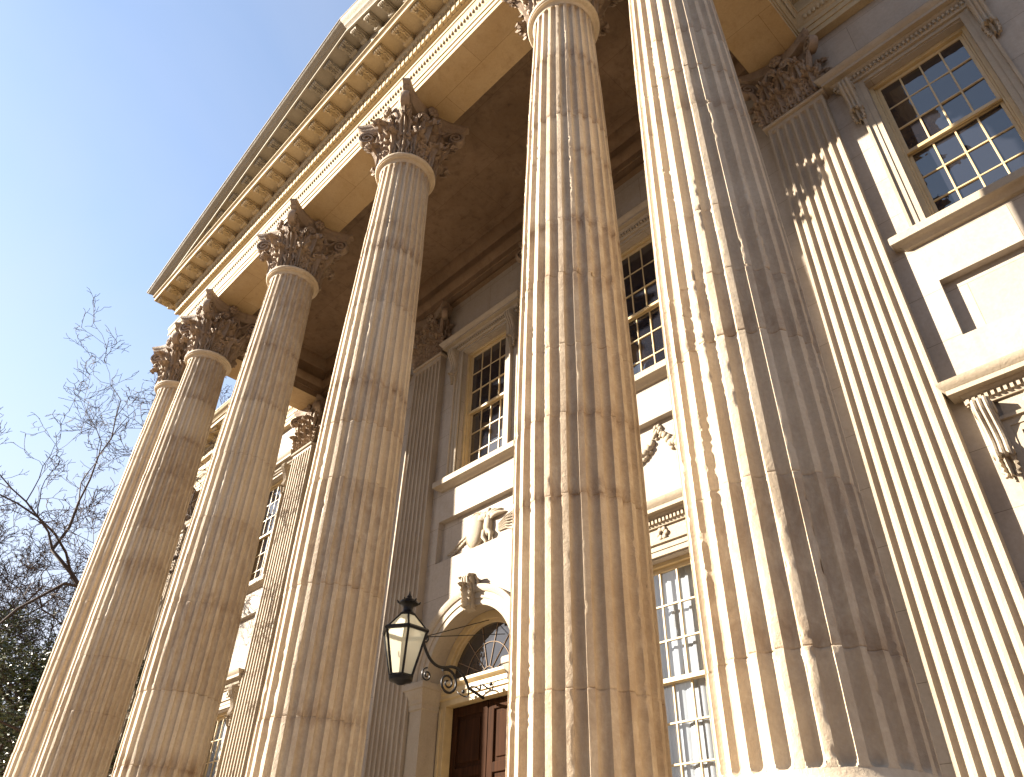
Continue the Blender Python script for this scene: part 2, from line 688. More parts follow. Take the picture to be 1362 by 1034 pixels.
cols = []
for i, x in enumerate(XC):
    c = shaft(x, 11 + i, [.026, .03, .06, .09, .12, .14][i])
    cols.append(c)
# parts of the first column, copied to the others
x = XC[0]
c0 = cols[0]
column_base(x).build('column_base', M['shaft'], c0, (x, 0, ZF), bevel=.012)
g = MB()
rt = float(rad(ZN - .1))
g.lathe([(rt + .02, ZN - .036), (rt + .075, ZN - .03), (rt + .075, ZN - .012), (rt + .088, ZN - .01), (rt + .103, ZN + .012), (rt + .105, ZN + .03),
         (rt + .098, ZN + .052), (rt + .08, ZN + .066), (rt + .03, ZN + .07)], 72, (x, 0))
g.build('neck_ring', M['shaft'], c0, (x, 0, ZN), angle=50)


def place_round(a, rbell):
    ca, sa = math.cos(a), math.sin(a)

    def f(lat, out, z):
        r = rbell(z) + out
        b = lat / max(r, .3)
        return (x + r * math.cos(a + b), r * math.sin(a + b), ZK + z)
    return f


def rbell(z):
    return .455 + .035 * (z / HK) + .10 * max(0, z / HK - .55) ** 1.5


g = MB()
g.lathe([(rbell(z), ZK + z) for z in np.linspace(-.04, 1.30, 14)], 48, (x, 0))
for k in range(8):
    leaf(g, place_round(k * PI / 4 + PI / 8, rbell), .52, .38, .085, .11, k)
for k in range(8):
    leaf(g, place_round(k * PI / 4, rbell), .94, .36, .10, .15, k + 20)
for k in range(8):            # caulicoles between the upper leaves
    a = k * PI / 4 + PI / 8
    for sgn in (-1, 1):
        pts = []
        for t in np.linspace(0, 1, 7):
            z = .45 + .55 * t
            b = a + sgn * .17 * t ** 1.5
            r = rbell(z) + .05 + .12 * t * t
            pts.append((x + r * math.cos(b), r * math.sin(b), ZK + z))
        g.tube(pts, [.05, .052, .055, .06, .065, .06, .03], 7)
    leaf(g, place_round(a, lambda z: rbell(z) + .05), 1.04, .16, .045, .09, k + 50, 13, 7)
for k in range(4):            # helices meeting under the middle of each side
    a = k * PI / 2
    e = (math.cos(a), math.sin(a))
    tn = (-math.sin(a), math.cos(a))
    for sgn in (-1, 1):
        sp = [(.34, .80), (.30, 1.0), (.25, 1.14), (.20, 1.21)] + spiral((.125, 1.15), .085, .02, PI / 2 * .55, 1.5, 18, True)
        pts = [(x + e[0] * (.60 - .12 * (s - .1)) + tn[0] * sgn * s, e[1] * (.60 - .12 * (s - .1)) + tn[1] * sgn * s, ZK + zz) for s, zz in sp]
        g.tube(pts, np.linspace(.042, .026, len(pts)), 6)
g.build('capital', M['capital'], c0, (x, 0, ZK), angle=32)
g = MB()
g.grid([[(x + p[0], p[1], ZK + z) for p in abacus_outline(s)] for z, s in AB_PROF], cv=True)
n = len(abacus_outline(1))
g.add([(x + p[0], p[1], ZK + AB_PROF[0][0]) for p in abacus_outline(AB_PROF[0][1])], [tuple(range(n))[::-1]])
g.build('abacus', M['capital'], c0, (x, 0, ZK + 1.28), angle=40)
for k in range(4):
    a = PI / 4 + k * PI / 2
    e = (math.cos(a), math.sin(a))
    tn = (-math.sin(a), math.cos(a))
    g = MB()
    ribbon(g, volute_path((.52, .78), (.60, 1.26), (.90, 1.12), .175), (x, 0, ZK), e, tn, .15, .05, 1.25)
    g.ball((x + e[0] * .90, e[1] * .90, ZK + 1.12), (.075, .075, .05))
    # leaf carrying the volute
    leaf(g, lambda lat, out, z: (x + e[0] * (.5 + out) + tn[0] * lat, e[1] * (.5 + out) + tn[1] * lat, ZK + z),
         .98, .22, .05, .27, k + 70, 13, 7)
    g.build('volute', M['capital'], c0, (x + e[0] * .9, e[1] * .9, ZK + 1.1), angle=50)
    a = k * PI / 2
    e = (math.cos(a), math.sin(a))
    tn = (-math.sin(a), math.cos(a))
    g = MB()
    cx, cy, cz = x + e[0] * .64, e[1] * .64, ZK + 1.40
    for q in range(6):
        b = q * PI / 3
        g.ball((cx + tn[0] * .075 * math.cos(b) + e[0] * .02, cy + tn[1] * .075 * math.cos(b) + e[1] * .02, cz + .085 * math.sin(b)), (.055, .055, .055), 8, 6)
    g.ball((cx + e[0] * .05, cy + e[1] * .05, cz), (.045, .045, .045), 8, 6)
    g.build('rosette', M['capital'], c0, (cx, cy, cz))
for c, xx in zip(cols[1:], XC[1:]):
    for ch in [q for q in bpy.data.objects if q.parent == c0]:
        k = ch.copy()
        COL.objects.link(k)
        k.parent = c
        WLOC[k.name] = WLOC[ch.name] + np.array([xx - x, 0, 0])

# --------------------------------------------------------------- pilasters
def pilaster(x):
    W2, nf = .555, 7
    fw = .112
    gap = (2 * W2 - nf * fw) / (nf + 1)
    zt = ZN - .12
    zs = sorted(set([0.0] + [.004 + .009 * k for k in range(9)] + [.2] + list(np.arange(.5, zt - .2, .35)) + [zt - .004 - .009 * k for k in range(9)] + [zt]))
    xs, ctr = [], []
    p = -W2
    xs.append(p)
    ctr.append(None)
    for k in range(nf):
        c = p + gap + fw / 2
        for q in np.linspace(0, PI, 9):
            xs.append(c - fw / 2 * math.cos(q))
            ctr.append(c)
        p += gap + fw
    xs.append(W2)
    ctr.append(None)
    r = random.Random(3)
    P = []
    for z in zs:
        row = []
        tp = 1 - .07 * max(0, z / ZN - .3) / .7
        e = min(z, zt - z)
        q = max(0, min(1, (fw / 2 - e) / (fw / 2)))
        for xx, c in zip(xs, ctr):
            d = 0
            if c is not None and e > 0:
                s = 1 - ((xx - c) / (fw / 2)) ** 2 - q * q
                d = .052 * math.sqrt(s) if s > 0 else 0
            row.append((x + xx * tp, YP + d, z))
        P.append(row)
    g = MB()
    g.grid(P)
    for i in range(len(zs) - 1):
        for j, s in ((0, 1), (-1, -1)):
            a, b = P[i][j], P[i + 1][j]
            q = [(a[0], YW, a[2]), a, b, (b[0], YW, b[2])]
            g.add(q if s > 0 else q[::-1], [(0, 1, 2, 3)])
    # plain blocks below and above the flutes
    g.box(x - W2 - .012, x + W2 + .012, YP - .012, YW, -.13, -.001)
    w = W2 * .93
    g.box(x - w - .001, x + w + .001, YP - .001, YW, zt + .0005, ZN + .0)
    g.sweep([(x - w, YW), (x - w, YP), (x + w, YP), (x + w, YW)], [(.0, ZN - .03), (.05, ZN - .02), (.065, ZN + .01), (.05, ZN + .045), (.01, ZN + .06)])
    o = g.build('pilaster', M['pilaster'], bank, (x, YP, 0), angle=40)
    g = MB()
    g.sweep([(x - W2, YW), (x - W2, YP), (x + W2, YP), (x + W2, YW)],
            [(.0, -.13), (.06, -.14), (.07, -.17), (.05, -.2), (.045, -.26), (.09, -.3), (.12, -.36), (.12, -.43), (.09, -.49), (.14, -.49), (.14, ZF)])
    g.build('pilaster_base', M['pilaster'], o, (x, YP, ZF))
    # capital
    g = MB()
    P = []
    hw = W2 * .9
    g.box(x - hw, x + hw, YP + .015, YW, ZN + .05, ZA - .2)

    def pl(x0):
        return lambda lat, out, z: (x + x0 + lat, YP + .015 - out, ZK + z)
    for k, x0 in enumerate((-.46, -.155, .155, .46)):
        leaf(g, pl(x0), .50, .30, .07, .07, k)
    for k, x0 in enumerate((-.31, 0, .31)):
        leaf(g, pl(x0), .90, .30, .085, .10, k + 9)
    for sx in (-1, 1):        # leaves wrapping the sides
        for k, (y0, h) in enumerate(((.07, .5), (.10, .9))):
            leaf(g, lambda lat, out, z: (x + sx * (hw + out), YP + y0 - lat * sx, ZK + z), h, .17, .06, .08, k + 30)
    for k, x0 in enumerate((-.46, -.155, .155, .46)):
        for s in (-1, 1):
            pts = [(x + x0 + s * .13 * t ** 1.5, YP - .04 - .1 * t * t, ZK + .45 + .55 * t) for t in np.linspace(0, 1, 6)]
            g.tube(pts, [.045, .05, .055, .06, .055, .03], 7)
    for s in (-1, 1):
        sp = [(.36, .80), (.31, 1.0), (.25, 1.14), (.20, 1.21)] + spiral((.125, 1.15), .085, .02, PI / 2 * .55, 1.5, 18, True)
        g.tube([(x + s * q, YP - .10, ZK + zz) for q, zz in sp], np.linspace(.042, .026, len(sp)), 6)
        e = (s * .7071, -.7071)
        tn = (.7071, s * .7071)
        ribbon(g, volute_path((.62, .78), (.72, 1.26), (.92, 1.12), .165), (x, YP + .55, ZK), e, tn, .14, .05, 1.2)
        g.ball((x + e[0] * .92, YP + .55 + e[1] * .92, ZK + 1.12), (.07, .07, .05))
    # abacus: hollow front between two horns
    ab = []
    for z, s in AB_PROF:
        row = [(-.60 * s, YW)]
        row += [(-.72 * s, YP - .16 * s)]
        for u in np.linspace(-1, 1, 13):
            row.append((u * .68 * s, YP - (.065 + .19 * abs(u) ** 2.2) * s))
        row += [(.72 * s, YP - .16 * s), (.60 * s, YW)]
        ab.append([(x + p[0], p[1], ZK + z) for p in row])
    g.grid(ab)
    g.add(ab[0], [tuple(range(len(ab[0])))[::-1]])
    for q in range(6):
        b = q * PI / 3
        g.ball((x + .075 * math.cos(b), YP - .10, ZK + 1.40 + .085 * math.sin(b)), (.055, .05, .055), 8, 6)
    g.ball((x, YP - .13, ZK + 1.40), (.045, .045, .045), 8, 6)
    g.build('pilaster_capital', M['capital'], o, (x, YP, ZK), angle=45)
    return o


pil0 = pilaster(XC[0])
PX = [XC[0], XC[2], XC[3], XC[5], -16.7, 16.7]
for xx in PX[1:]:
    dup(pil0, (xx - XC[0], 0, 0))

# ------------------------------------------------------------------- wall
WX = [-14.5, -9.96, -4.36, 4.36, 9.96, 14.5]
XCEN = -.09
HW = .70                       # half width of window openings
UP = (7.30, 10.80)             # upper opening
LO = (.55, 3.92)
holes = []
for xx in WX + [XCEN]:
    holes.append((xx - HW - .06, xx + HW + .06, UP[0], UP[1]))
for xx in WX:
    holes.append((xx - HW - .06, xx + HW + .06, LO[0], LO[1]))
PW = {XCEN: 1.17}
for xx in WX:
    PW[xx] = .92 if abs(xx) > 6 else 1.17
for xx, w in PW.items():
    holes.append((xx - w, xx + w, 5.44, 6.38))
AC, AR = 3.08, 1.16             # arch centre height and front opening radius
AW, AT = 1.62, 4.80
holes.append((-AW, AW, ZF, AT))
xs = sorted(set([-XB, XB] + [h[0] for h in holes] + [h[1] for h in holes]))
zs = sorted(set([Z0 - .1, ZA + .03] + [h[2] for h in holes] + [h[3] for h in holes]))
g = MB()
for i in range(len(xs) - 1):
    for j in range(len(zs) - 1):
        cx, cz = (xs[i] + xs[i + 1]) / 2, (zs[j] + zs[j + 1]) / 2
        if any(h[0] < cx < h[1] and h[2] < cz < h[3] for h in holes):
            continue
        g.quad((xs[i], YW, zs[j]), (xs[i + 1], YW, zs[j]), (xs[i + 1], YW, zs[j + 1]), (xs[i], YW, zs[j + 1]))
for h in holes[:-1]:
    d = .42 if (h[3] - h[2]) > 1.5 else .13
    a, b, c, e = h
    y = YW + d
    g.quad((a, YW, c), (a, YW, e), (a, y, e), (a, y, c))
    g.quad((b, YW, e), (b, YW, c), (b, y, c), (b, y, e))
    g.quad((a, YW, e), (b, YW, e), (b, y, e), (a, y, e))
    g.quad((b, YW, c), (a, YW, c), (a, y, c), (b, y, c))
    if d < .2:
        g.quad((a, y, c), (b, y, c), (b, y, e), (a, y, e))
# spandrel round the arch and its deep reveal
arc = [(AR * math.cos(t), AC + AR * math.sin(t)) for t in np.linspace(0, PI, 33)]
top = []
for (ax, az) in arc:
    k = min(AW / max(abs(ax), 1e-6), (AT - AC) / max(az - AC, 1e-6))
    top.append((ax * k, AC + (az - AC) * k))
g.grid([[(p[0], YW, p[1]) for p in arc], [(p[0], YW, p[1]) for p in top]])
for s in (-1, 1):              # corner pieces the fan of quads cuts off
    k = [p for p in top if p[0] * s > 0]
    a_ = max((p for p in k if abs(abs(p[0]) - AW) < 1e-6), key=lambda p: p[1])
    b_ = max((p for p in k if abs(p[1] - AT) < 1e-6), key=lambda p: abs(p[0]))
    q = [(a_[0], YW, a_[1]), (s * AW, YW, AT), (b_[0], YW, b_[1])]
    g.add(q, [(0, 1, 2)])
for s in (-1, 1):
    x0, x1 = sorted((s * AR, s * AW))
    g.quad((x0, YW, ZF), (x1, YW, ZF), (x1, YW, AC), (x0, YW, AC))
YD = 4.50
rev = [(AR, ZF)] + arc + [(-AR, ZF)]
g.grid([[(p[0], YW, p[1]) for p in rev], [(p[0], YD, p[1]) for p in rev]])
# flank walls and back of the block
for s in (-1, 1):
    g.quad((s * XB, YW, Z0 - .1), (s * XB, 30, Z0 - .1), (s * XB, 30, ZA + .03), (s * XB, YW, ZA + .03))
g.quad((-XB, 30, Z0 - .1), (XB, 30, Z0 - .1), (XB, 30, ZA + .03), (-XB, 30, ZA + .03))
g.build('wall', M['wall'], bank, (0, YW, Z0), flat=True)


# ---------------------------------------------------------------- windows
def window(xc, z0, z1, rows, blind, low):
    """sash window with stone surround; the root mesh is the painted box frame"""
    g = MB()
    y0 = YW + .13
    for s in (-1, 1):
        a, b = sorted((xc + s * HW, xc + s * (HW + .075)))
        g.box(a, b, y0, y0 + .25, z0, z1 + .04)
        a, b = sorted((xc + s * (HW + .001), xc + s * (HW - .03)))
        g.box(a, b, y0 + .05, y0 + .248, z0 + .05, z1 - .05)
    g.box(xc - HW - .002, xc + HW + .002, y0 + .002, y0 + .248, z1 - .06, z1 + .035)
    g.box(xc - HW - .002, xc + HW + .002, y0 - .02, y0 + .246, z0, z0 + .06)
    root = g.build('window', M['paint'], bank, (xc, y0, z0), bevel=.006)
    zm = (z0 + z1) / 2
    lo, hi = z0 + .06, z1 - .06
    for nm, (a, b), y in (('upper_sash', (zm - .03, hi), y0 + .07), ('lower_sash', (lo, zm + .03), y0 + .135)):
        g = MB()
        w = HW - .03
        st, rl = .05, .062
        g.box(xc - w, xc - w + st, y, y + .045, a, b)
        g.box(xc + w - st, xc + w, y, y + .045, a, b)
        g.box(xc - w + st, xc + w - st, y - .002, y + .047, b - rl, b)
        g.box(xc - w + st, xc + w - st, y - .002, y + .047, a, a + rl + (.03 if nm == 'lower_sash' else 0))
        ia, ib = a + rl, b - rl
        ix0, ix1 = xc - w + st, xc + w - st
        for k in range(1, 4):
            xx = ix0 + (ix1 - ix0) * k / 4
            g.box(xx - .013, xx + .013, y + .004, y + .04, ia, ib)
        for k in range(1, rows):
            zz = ia + (ib - ia) * k / rows
            g.box(ix0, ix1, y + .002, y + .042, zz - .013, zz + .013)
        g.build(nm, M['paint'], root, (xc, y, a), bevel=.004)
        g = MB()
        for i in range(4):
            for j in range(rows):
                xa, xb = ix0 + (ix1 - ix0) * i / 4, ix0 + (ix1 - ix0) * (i + 1) / 4
                za, zb = ia + (ib - ia) * j / rows, ia + (ib - ia) * (j + 1) / rows
                d = [random.uniform(-.008, .008) for _ in range(3)]
                yy = y + .022
                g.quad((xa, yy + d[0], za), (xb, yy + d[1], za), (xb, yy + d[2], zb), (xa, yy + d[0] - d[1] + d[2], zb))
        g.build('glass', M['glass_clear'] if blind else M['glass'], root, (xc, y + .02, ia), flat=True)
    if blind:
        g = MB()
        P = []
        for i in range(60):
            xx = xc - HW + 2 * HW * i / 59
            P.append([(xx, y0 + .215 + .012 * math.sin(i * .9) + .006 * math.sin(i * 2.3), z) for z in (z0 + .02, z1)])
        g.grid(P)
        g.build('curtain', M['blind'], root, (xc, y0 + .23, z0))
    # stone surround: stepped architrave on three sides
    g = MB()
    a, b = xc - HW - .06, xc + HW + .06
    y = YW
    prof = [(.0, .02), (.0, -.035), (.085, -.035), (.085, -.05), (.17, -.05), (.175, -.085), (.215, -.09), (.215, .0)]
    path = [(a, z0), (a, z1 + .02), (b, z1 + .02), (b, z0)]
    rings = []
    for k, (px, pz) in enumerate(path):
        sx = -1 if k < 2 else 1
        up = 1 if k in (1, 2) else 0
        rings.append([(px + sx * o_, y + d, pz + up * o_) for o_, d in prof])
    g.grid(rings)
    g.build('surround', M['carve'], root, (xc, YW, z0), angle=30)
    # sill
    g = MB()
    sz = z0 + .01
    sp = [(.0, sz - .24), (.06, sz - .23), (.10, sz - .19), (.13, sz - .17), (.17, sz - .165), (.19, sz - .15), (.19, sz - .03), (.17, sz), (.0, sz + .01)]
    w = 1.08
    g.sweep([(xc - w, YW + .0), (xc - w, YW - .001), (xc + w, YW - .001), (xc + w, YW + .0)], sp)
    g.box(xc - HW - .055, xc + HW + .055, YW - .005, YW + .2, sz - .1, sz)
    g.build('sill', M['carve'], root, (xc, YW, sz), angle=30)
    # hood on consoles
    zt = 11.24 if not low else 4.78
    zb = zt - (.34 if not low else .40)
    g = MB()
    w = 1.10 if not low else 1.06
    hp = [(.0, zb), (.06, zb), (.075, zb + .04), (.075, zb + .115), (.10, zb + .13), (.13, zb + .16), (.135, zb + .175), (.23, zb + .175), (.23, zb + .235), (.245, zb + .25),
          (.26, zb + .27), (.29, zb + .305), (.30, zb + .34), (.0, zb + .36)]
    g.sweep([(xc - w, YW), (xc - w, YW - .02), (xc + w, YW - .02), (xc + w, YW)], hp)
    k = xc - w - .09
    while k < xc + w + .09:   # dentils
        g.box(k, k + .035, YW - .02 - .115, YW - .02 - .076, zb + .045, zb + .112)
        k += .068
    for s in (-1, 1):
        for q in range(2):
            yy = YW - .06 - q * .05
            xa, xb = sorted((xc + s * (w + .076), xc + s * (w + .113)))
            g.box(xa, xb, yy, yy + .03, zb + .045, zb + .112)
    g.build('hood', M['carve'], root, (xc, YW, zb), angle=30)
    # plain frieze between surround and hood
    g = MB()
    ftop = zb - .002
    fbot = z1 + .02 + .215
    if ftop > fbot + .02:
        g.box(xc - .86, xc + .86, YW - .045, YW + .0, fbot, ftop)
        if low:
            for q in (-.52, 0, .52):
                for e in range(6):
                    b_ = e * PI / 3
                    g.ball((xc + q + .07 * math.cos(b_), YW - .06, (ftop + fbot) / 2 + .07 * math.sin(b_)), (.045, .03, .045), 7, 5)
        g.build('frieze', M['carve'], root, (xc, YW, fbot))
    for s in (-1, 1):         # scrolled consoles
        g = MB()
        cxx = xc + s * 1.005
        h = .78
        top_ = zb - .003
        pr = [(YW, top_), (YW - .235, top_), (YW - .25, top_ - .06), (YW - .235, top_ - .14), (YW - .17, top_ - .26), (YW - .11, top_ - .40),
              (YW - .09, top_ - .52), (YW - .115, top_ - .60), (YW - .13, top_ - .66), (YW - .11, top_ - .73), (YW - .05, top_ - .78), (YW, top_ - .78)]
        g.prism(pr, 'x', cxx - .095, cxx + .095)
        for q in (-.06, 0, .06):
            g.tube([(cxx + q, p[0] - .006, p[1]) for p in pr[1:-1]], .024, 6)
        g.tube([(cxx - .11, YW - .14, top_ - .115), (cxx + .11, YW - .14, top_ - .115)], .075, 10)
        g.tube([(cxx - .11, YW - .075, top_ - .66), (cxx + .11, YW - .075, top_ - .66)], .05, 10)
        leaf(g, lambda lat, out, z: (cxx + lat, YW - .06 - out, top_ - .95 + z), .24, .17, .03, .05, 5, 11, 7)
        g.build('console', M['carve'], root, (cxx, YW, top_), angle=50)
    return root


wu = window(9.96, UP[0], UP[1], 3, False, False)
for xx in [q for q in WX if q != 9.96] + [XCEN]:
    dup(wu, (xx - 9.96, 0, 0))
wl = window(9.96, LO[0], LO[1], 3, True, True)
for xx in [q for q in WX if q != 9.96]:
    dup(wl, (xx - 9.96, 0, 0))


# ---------------------------------------------------------- relief panels
def wing(g, x0, z0, s, y):
    for k in range(5):
        a = math.radians(20 + 24 * k)
        L_ = .36 - .03 * k
        pts = [(x0 + s * L_ * t * math.cos(a) * (1 + .2 * t), y - .05 * math.sin(PI * min(1, t + .15)), z0 + L_ * t * math.sin(a) - .1 * t * t) for t in np.linspace(0, 1, 6)]
        g.tube(pts, [.03, .05, .055, .05, .04, .012], 7)


def garland(g, x0, x1, z, drop, y, n, seed):
    r = random.Random(seed)
    for i in range(n):
        t = i / (n - 1)
        zz = z - drop * math.sin(PI * t) + r.uniform(-.03, .03)
        q = .035 + .045 * math.sin(PI * t)
        g.ball((x0 + (x1 - x0) * t, y - q * .5 + r.uniform(-.02, .02), zz), (q * 1.2, q, q), 8, 6)
        for s in (-1, 1):
            g.ball((x0 + (x1 - x0) * t + r.uniform(-.03, .03), y - q * .3, zz + s * q * 1.1), (q * .8, q * .6, q * .6), 7, 5)


YB = YW + .13
g = MB()
g.ball((-.16, YB - .02, 5.87), (.26, .13, .37), 20, 12)
g.tube([(-.16 + .27 * math.cos(a), YB - .03, 5.87 + .385 * math.sin(a)) for a in np.linspace(0, 2 * PI, 30)], .02, 6)
g.ball((.22, YB - .04, 5.86), (.11, .08, .24), 12, 8)
g.ball((.26, YB - .06, 6.14), (.065, .06, .075), 10, 7)
g.tube([(.22, YB - .05, 5.75), (.34, YB - .06, 5.65), (.30, YB - .05, 5.5)], [.07, .055, .03], 8)
g.tube([(.15, YB - .05, 5.75), (.12, YB - .06, 5.62), (.2, YB - .05, 5.5)], [.07, .055, .03], 8)
wing(g, .30, 5.98, 1, YB - .02)
wing(g, .14, 6.0, -1, YB - .02)
for k in range(9):
    t = k / 8
    for s in (-1, 1):
        g.ball((-.40 - .55 * t, YB - .02, 5.82 - .27 * t + s * .05), (.07, .03, .035), 8, 5)
g.tube([(-.3, YB - .02, 5.85), (-.6, YB - .025, 5.76), (-.95, YB - .02, 5.55)], [.03, .03, .015], 6)
for k in range(6):
    g.tube([(.5, YB - .02, 5.8 - .03 * k), (.72, YB - .03, 5.9 - .05 * k), (.92, YB - .02, 5.95 - .08 * k)], [.015, .02, .008], 5)
g.build('shield_relief', M['carve'], bank, (-.1, YB, 5.9), angle=60)
for xx in (-4.36, 4.36):
    g = MB()
    garland(g, xx - .95, xx, 6.20, .42, YB, 15, 4)
    garland(g, xx, xx + .95, 6.20, .42, YB, 15, 5)
    for q in (-.95, 0, .95):
        for e in range(6):
            g.ball((xx + q + .06 * math.cos(e * PI / 3), YB - .02, 6.22 + .06 * math.sin(e * PI / 3)), (.045, .04, .045), 7, 5)
    for s in (-1, 1):
        g.tube([(xx + s * .98, YB - .02, 6.15), (xx + s * 1.02, YB - .03, 5.95), (xx + s * .96, YB - .02, 5.7)], [.04, .03, .015], 6)
    g.build('festoon_relief', M['carve'], bank, (xx, YB, 6), angle=60)

# ---------------------------------------------------------------- doorway
g = MB()                       # archivolt: moulded ring
ap = [(-.004, .3), (-.004, -.05), (.11, -.05), (.115, -.07), (.23, -.07), (.24, -.095), (.30, -.125), (.36, -.125), (.36, 0)]
rings = []
for t in np.linspace(0, PI, 49):
    rings.append([((AR + o_) * math.cos(t), YW + d, AC + (AR + o_) * math.sin(t)) for o_, d in ap])
g.grid(rings)
door = g.build('doorway', M['carve'], bank, (0, YW, ZF), angle=35)
for s in (-1, 1):              # piers with moulded imposts
    g = MB()
    a, b = sorted((s * 1.148, s * 1.50))
    g.box(a, b, YW - .10, YW + .28, ZF, 2.62)
    
    g.sweep([(a, YW + (.28 if s > 0 else 0)), (a, YW - .10), (b, YW - .10), (b, YW + (.28 if s < 0 else 0))],
            [(.0, 2.60), (.02, 2.62), (.02, 2.70), (.035, 2.72), (.035, 2.80), (.055, 2.83), (.085, 2.92), (.09, 2.95), (.11, 2.96), (.115, 3.04), (.10, 3.075), (.0, 3.08)])
    g.build('pier', M['carve'], door, (s * 1.1, YW, ZF), angle=35)
g = MB()                       # keystone: scrolled console with a leaf
kp = [(YW, 4.76), (YW - .20, 4.77), (YW - .235, 4.72), (YW - .22, 4.64), (YW - .18, 4.52), (YW - .15, 4.38), (YW - .14, 4.26), (YW - .10, 4.17), (YW, 4.14)]
g.prism(kp, 'x', -.105, .105)
for q in (-.07, 0, .07):
    g.tube([(q, p[0] - .008, p[1]) for p in kp[1:-1]], .028, 6)
g.tube([(-.13, YW - .16, 4.69), (.13, YW - .16, 4.69)], .07, 10)
g.tube([(-.115, YW - .1, 4.22), (.115, YW - .1, 4.22)], .05, 10)
leaf(g, lambda lat, out, z: (lat, YW - .15 - out, 4.2 + z), .42, .22, .05, .05, 3, 13, 9)
for q in (-1, 1):
    leaf(g, lambda lat, out, z: (q * .13 + lat, YW - .05 - out, 4.45 + z), .34, .14, .04, .06, 4, 13, 7)
g.build('keystone', M['carve'], door, (0, YW, 4.5), angle=50)
yd = 4.43
g = MB()                       # timber frame and transom
for s in (-1, 1):
    a, b = sorted((s * .97, s * 1.158))
    g.box(a, b, yd - .02, yd + .25, ZF, 2.72)
    a, b = sorted((s * 1.06, s * 1.12))
    g.box(a, b, yd - .05, yd, ZF, 2.66)
g.box(-1.157, 1.157, yd - .018, yd + .25, 2.70, 2.84)
g.sweep([(-1.155, yd + .01), (-1.155, yd), (1.155, yd), (1.155, yd + .01)],
        [(.02, 2.80), (.05, 2.82), (.05, 2.88), (.07, 2.9), (.07, 2.98), (.10, 3.0), (.14, 3.04), (.14, 3.09), (.0, 3.11)])
for r0, r1, y1, y2 in ((1.02, 1.158, yd + .0, yd + .22), (.965, 1.03, yd + .06, yd + .2)):
    P = []
    for t in np.linspace(0, PI, 33):
        c_, s_ = math.cos(t), math.sin(t)
        P.append([(r1 * c_, y1, AC + r1 * s_), (r0 * c_, y1, AC + r0 * s_), (r0 * c_, y2, AC + r0 * s_), (r1 * c_, y2, AC + r1 * s_)])
    g.grid(P, cv=True)
g.build('door_frame', M['paint'], door, (0, yd, ZF), bevel=.006)
g = MB()                       # fanlight bars
for t in np.linspace(0, PI, 8)[1:-1]:
    g.tube([(.16 * math.cos(t), yd + .12, AC + .02 + .16 * math.sin(t)), (.975 * math.cos(t), yd + .12, AC + .975 * math.sin(t))], .008, 5)
for r_ in (.16, .60):
    g.tube([(r_ * math.cos(t), yd + .12, AC + .02 + r_ * math.sin(t)) for t in np.linspace(0, PI, 24)], .008, 5)
fan = g.build('fanlight', M['brown'], door, (0, yd, AC))
g = MB()
g.add([(.985 * math.cos(t), yd + .13, AC + .985 * math.sin(t)) for t in np.linspace(0, PI, 33)], [tuple(range(33))])
g.build('fanlight_glass', M['glass'], door, (0, yd + .13, AC), flat=True)
for s in (-1, 1):
    g = MB()
    a, b = sorted((s * .004, s * .968))
    y = yd + .17
    g.box(a, b, y + .02, y + .07, ZF + .01, 2.70)
    for za, zb in ((ZF + .02, ZF + .28), (.42, .60), (1.52, 1.68), (2.52, 2.69)):
        g.box(a + .001, b - .001, y - .012, y + .02, za, zb)
    for xa, xb in ((a, a + .15), (b - .15, b)):
        g.box(xa, xb, y - .014, y + .021, ZF + .015, 2.695)
    for za, zb in ((ZF + .35, .35), (.67, 1.45), (1.75, 2.45)):
        g.box(a + .21, b - .21, y - .004, y + .03, za, zb)
    g.build('door_leaf', M['door'], door, ((a + b) / 2, y, ZF), bevel=.012)

# --------------------------------------------------- entablature and eaves
YE = YP + .01
XW = XB + .16
PATH = [(-XW, 29), (-XW, YE), (-XE, YE), (-XE, YF), (XE, YF), (XE, YE), (XW, YE), (XW, 29)]
g = MB()
prof = [(-.22, ZA + .004), (.0, ZA), (.0, 12.80), (.022, 12.803), (.022, 12.94), (.045, 12.943), (.045, 13.06), (.06, 13.075), (.075, 13.11), (.10, 13.20), (.135, 13.31), (.15, 13.34), (.165, 13.345),
        (.165, 13.42), (.01, 13.45), (.01, 13.93), (.03, 13.935), (.05, 13.95), (.09, 13.955), (.09, 14.18), (.13, 14.185), (.145, 14.20), (.17, 14.24), (.215, 14.33), (.22, 14.36), (.21, 14.37),
        (.21, 14.55), (.64, 14.553), (.66, 14.553), (.66, 14.50), (.705, 14.50), (.705, 14.605), (.715, 14.61), (.74, 14.635), (.765, 14.645), (.765, 14.68), (.0, 14.70)]
g.sweep(PATH, prof, cap=False)
ent = g.build('entablature', M['trim'], bank, (0, YF, ZA), angle=30)
# sheets of soffit between the beams' faces
g = MB()
for a, b, c_, d in ((-XE + .0, XE - .0, YF, YI), (-XE, -XI, YI, YW), (XI, XE, YI, YW)):
    g.box(a + .003, b - .003, c_ + .003, d - .003, ZA - .003, ZA + .0015)
g.build('soffit', M['soffit'], ent, (0, 0, ZA), flat=True)
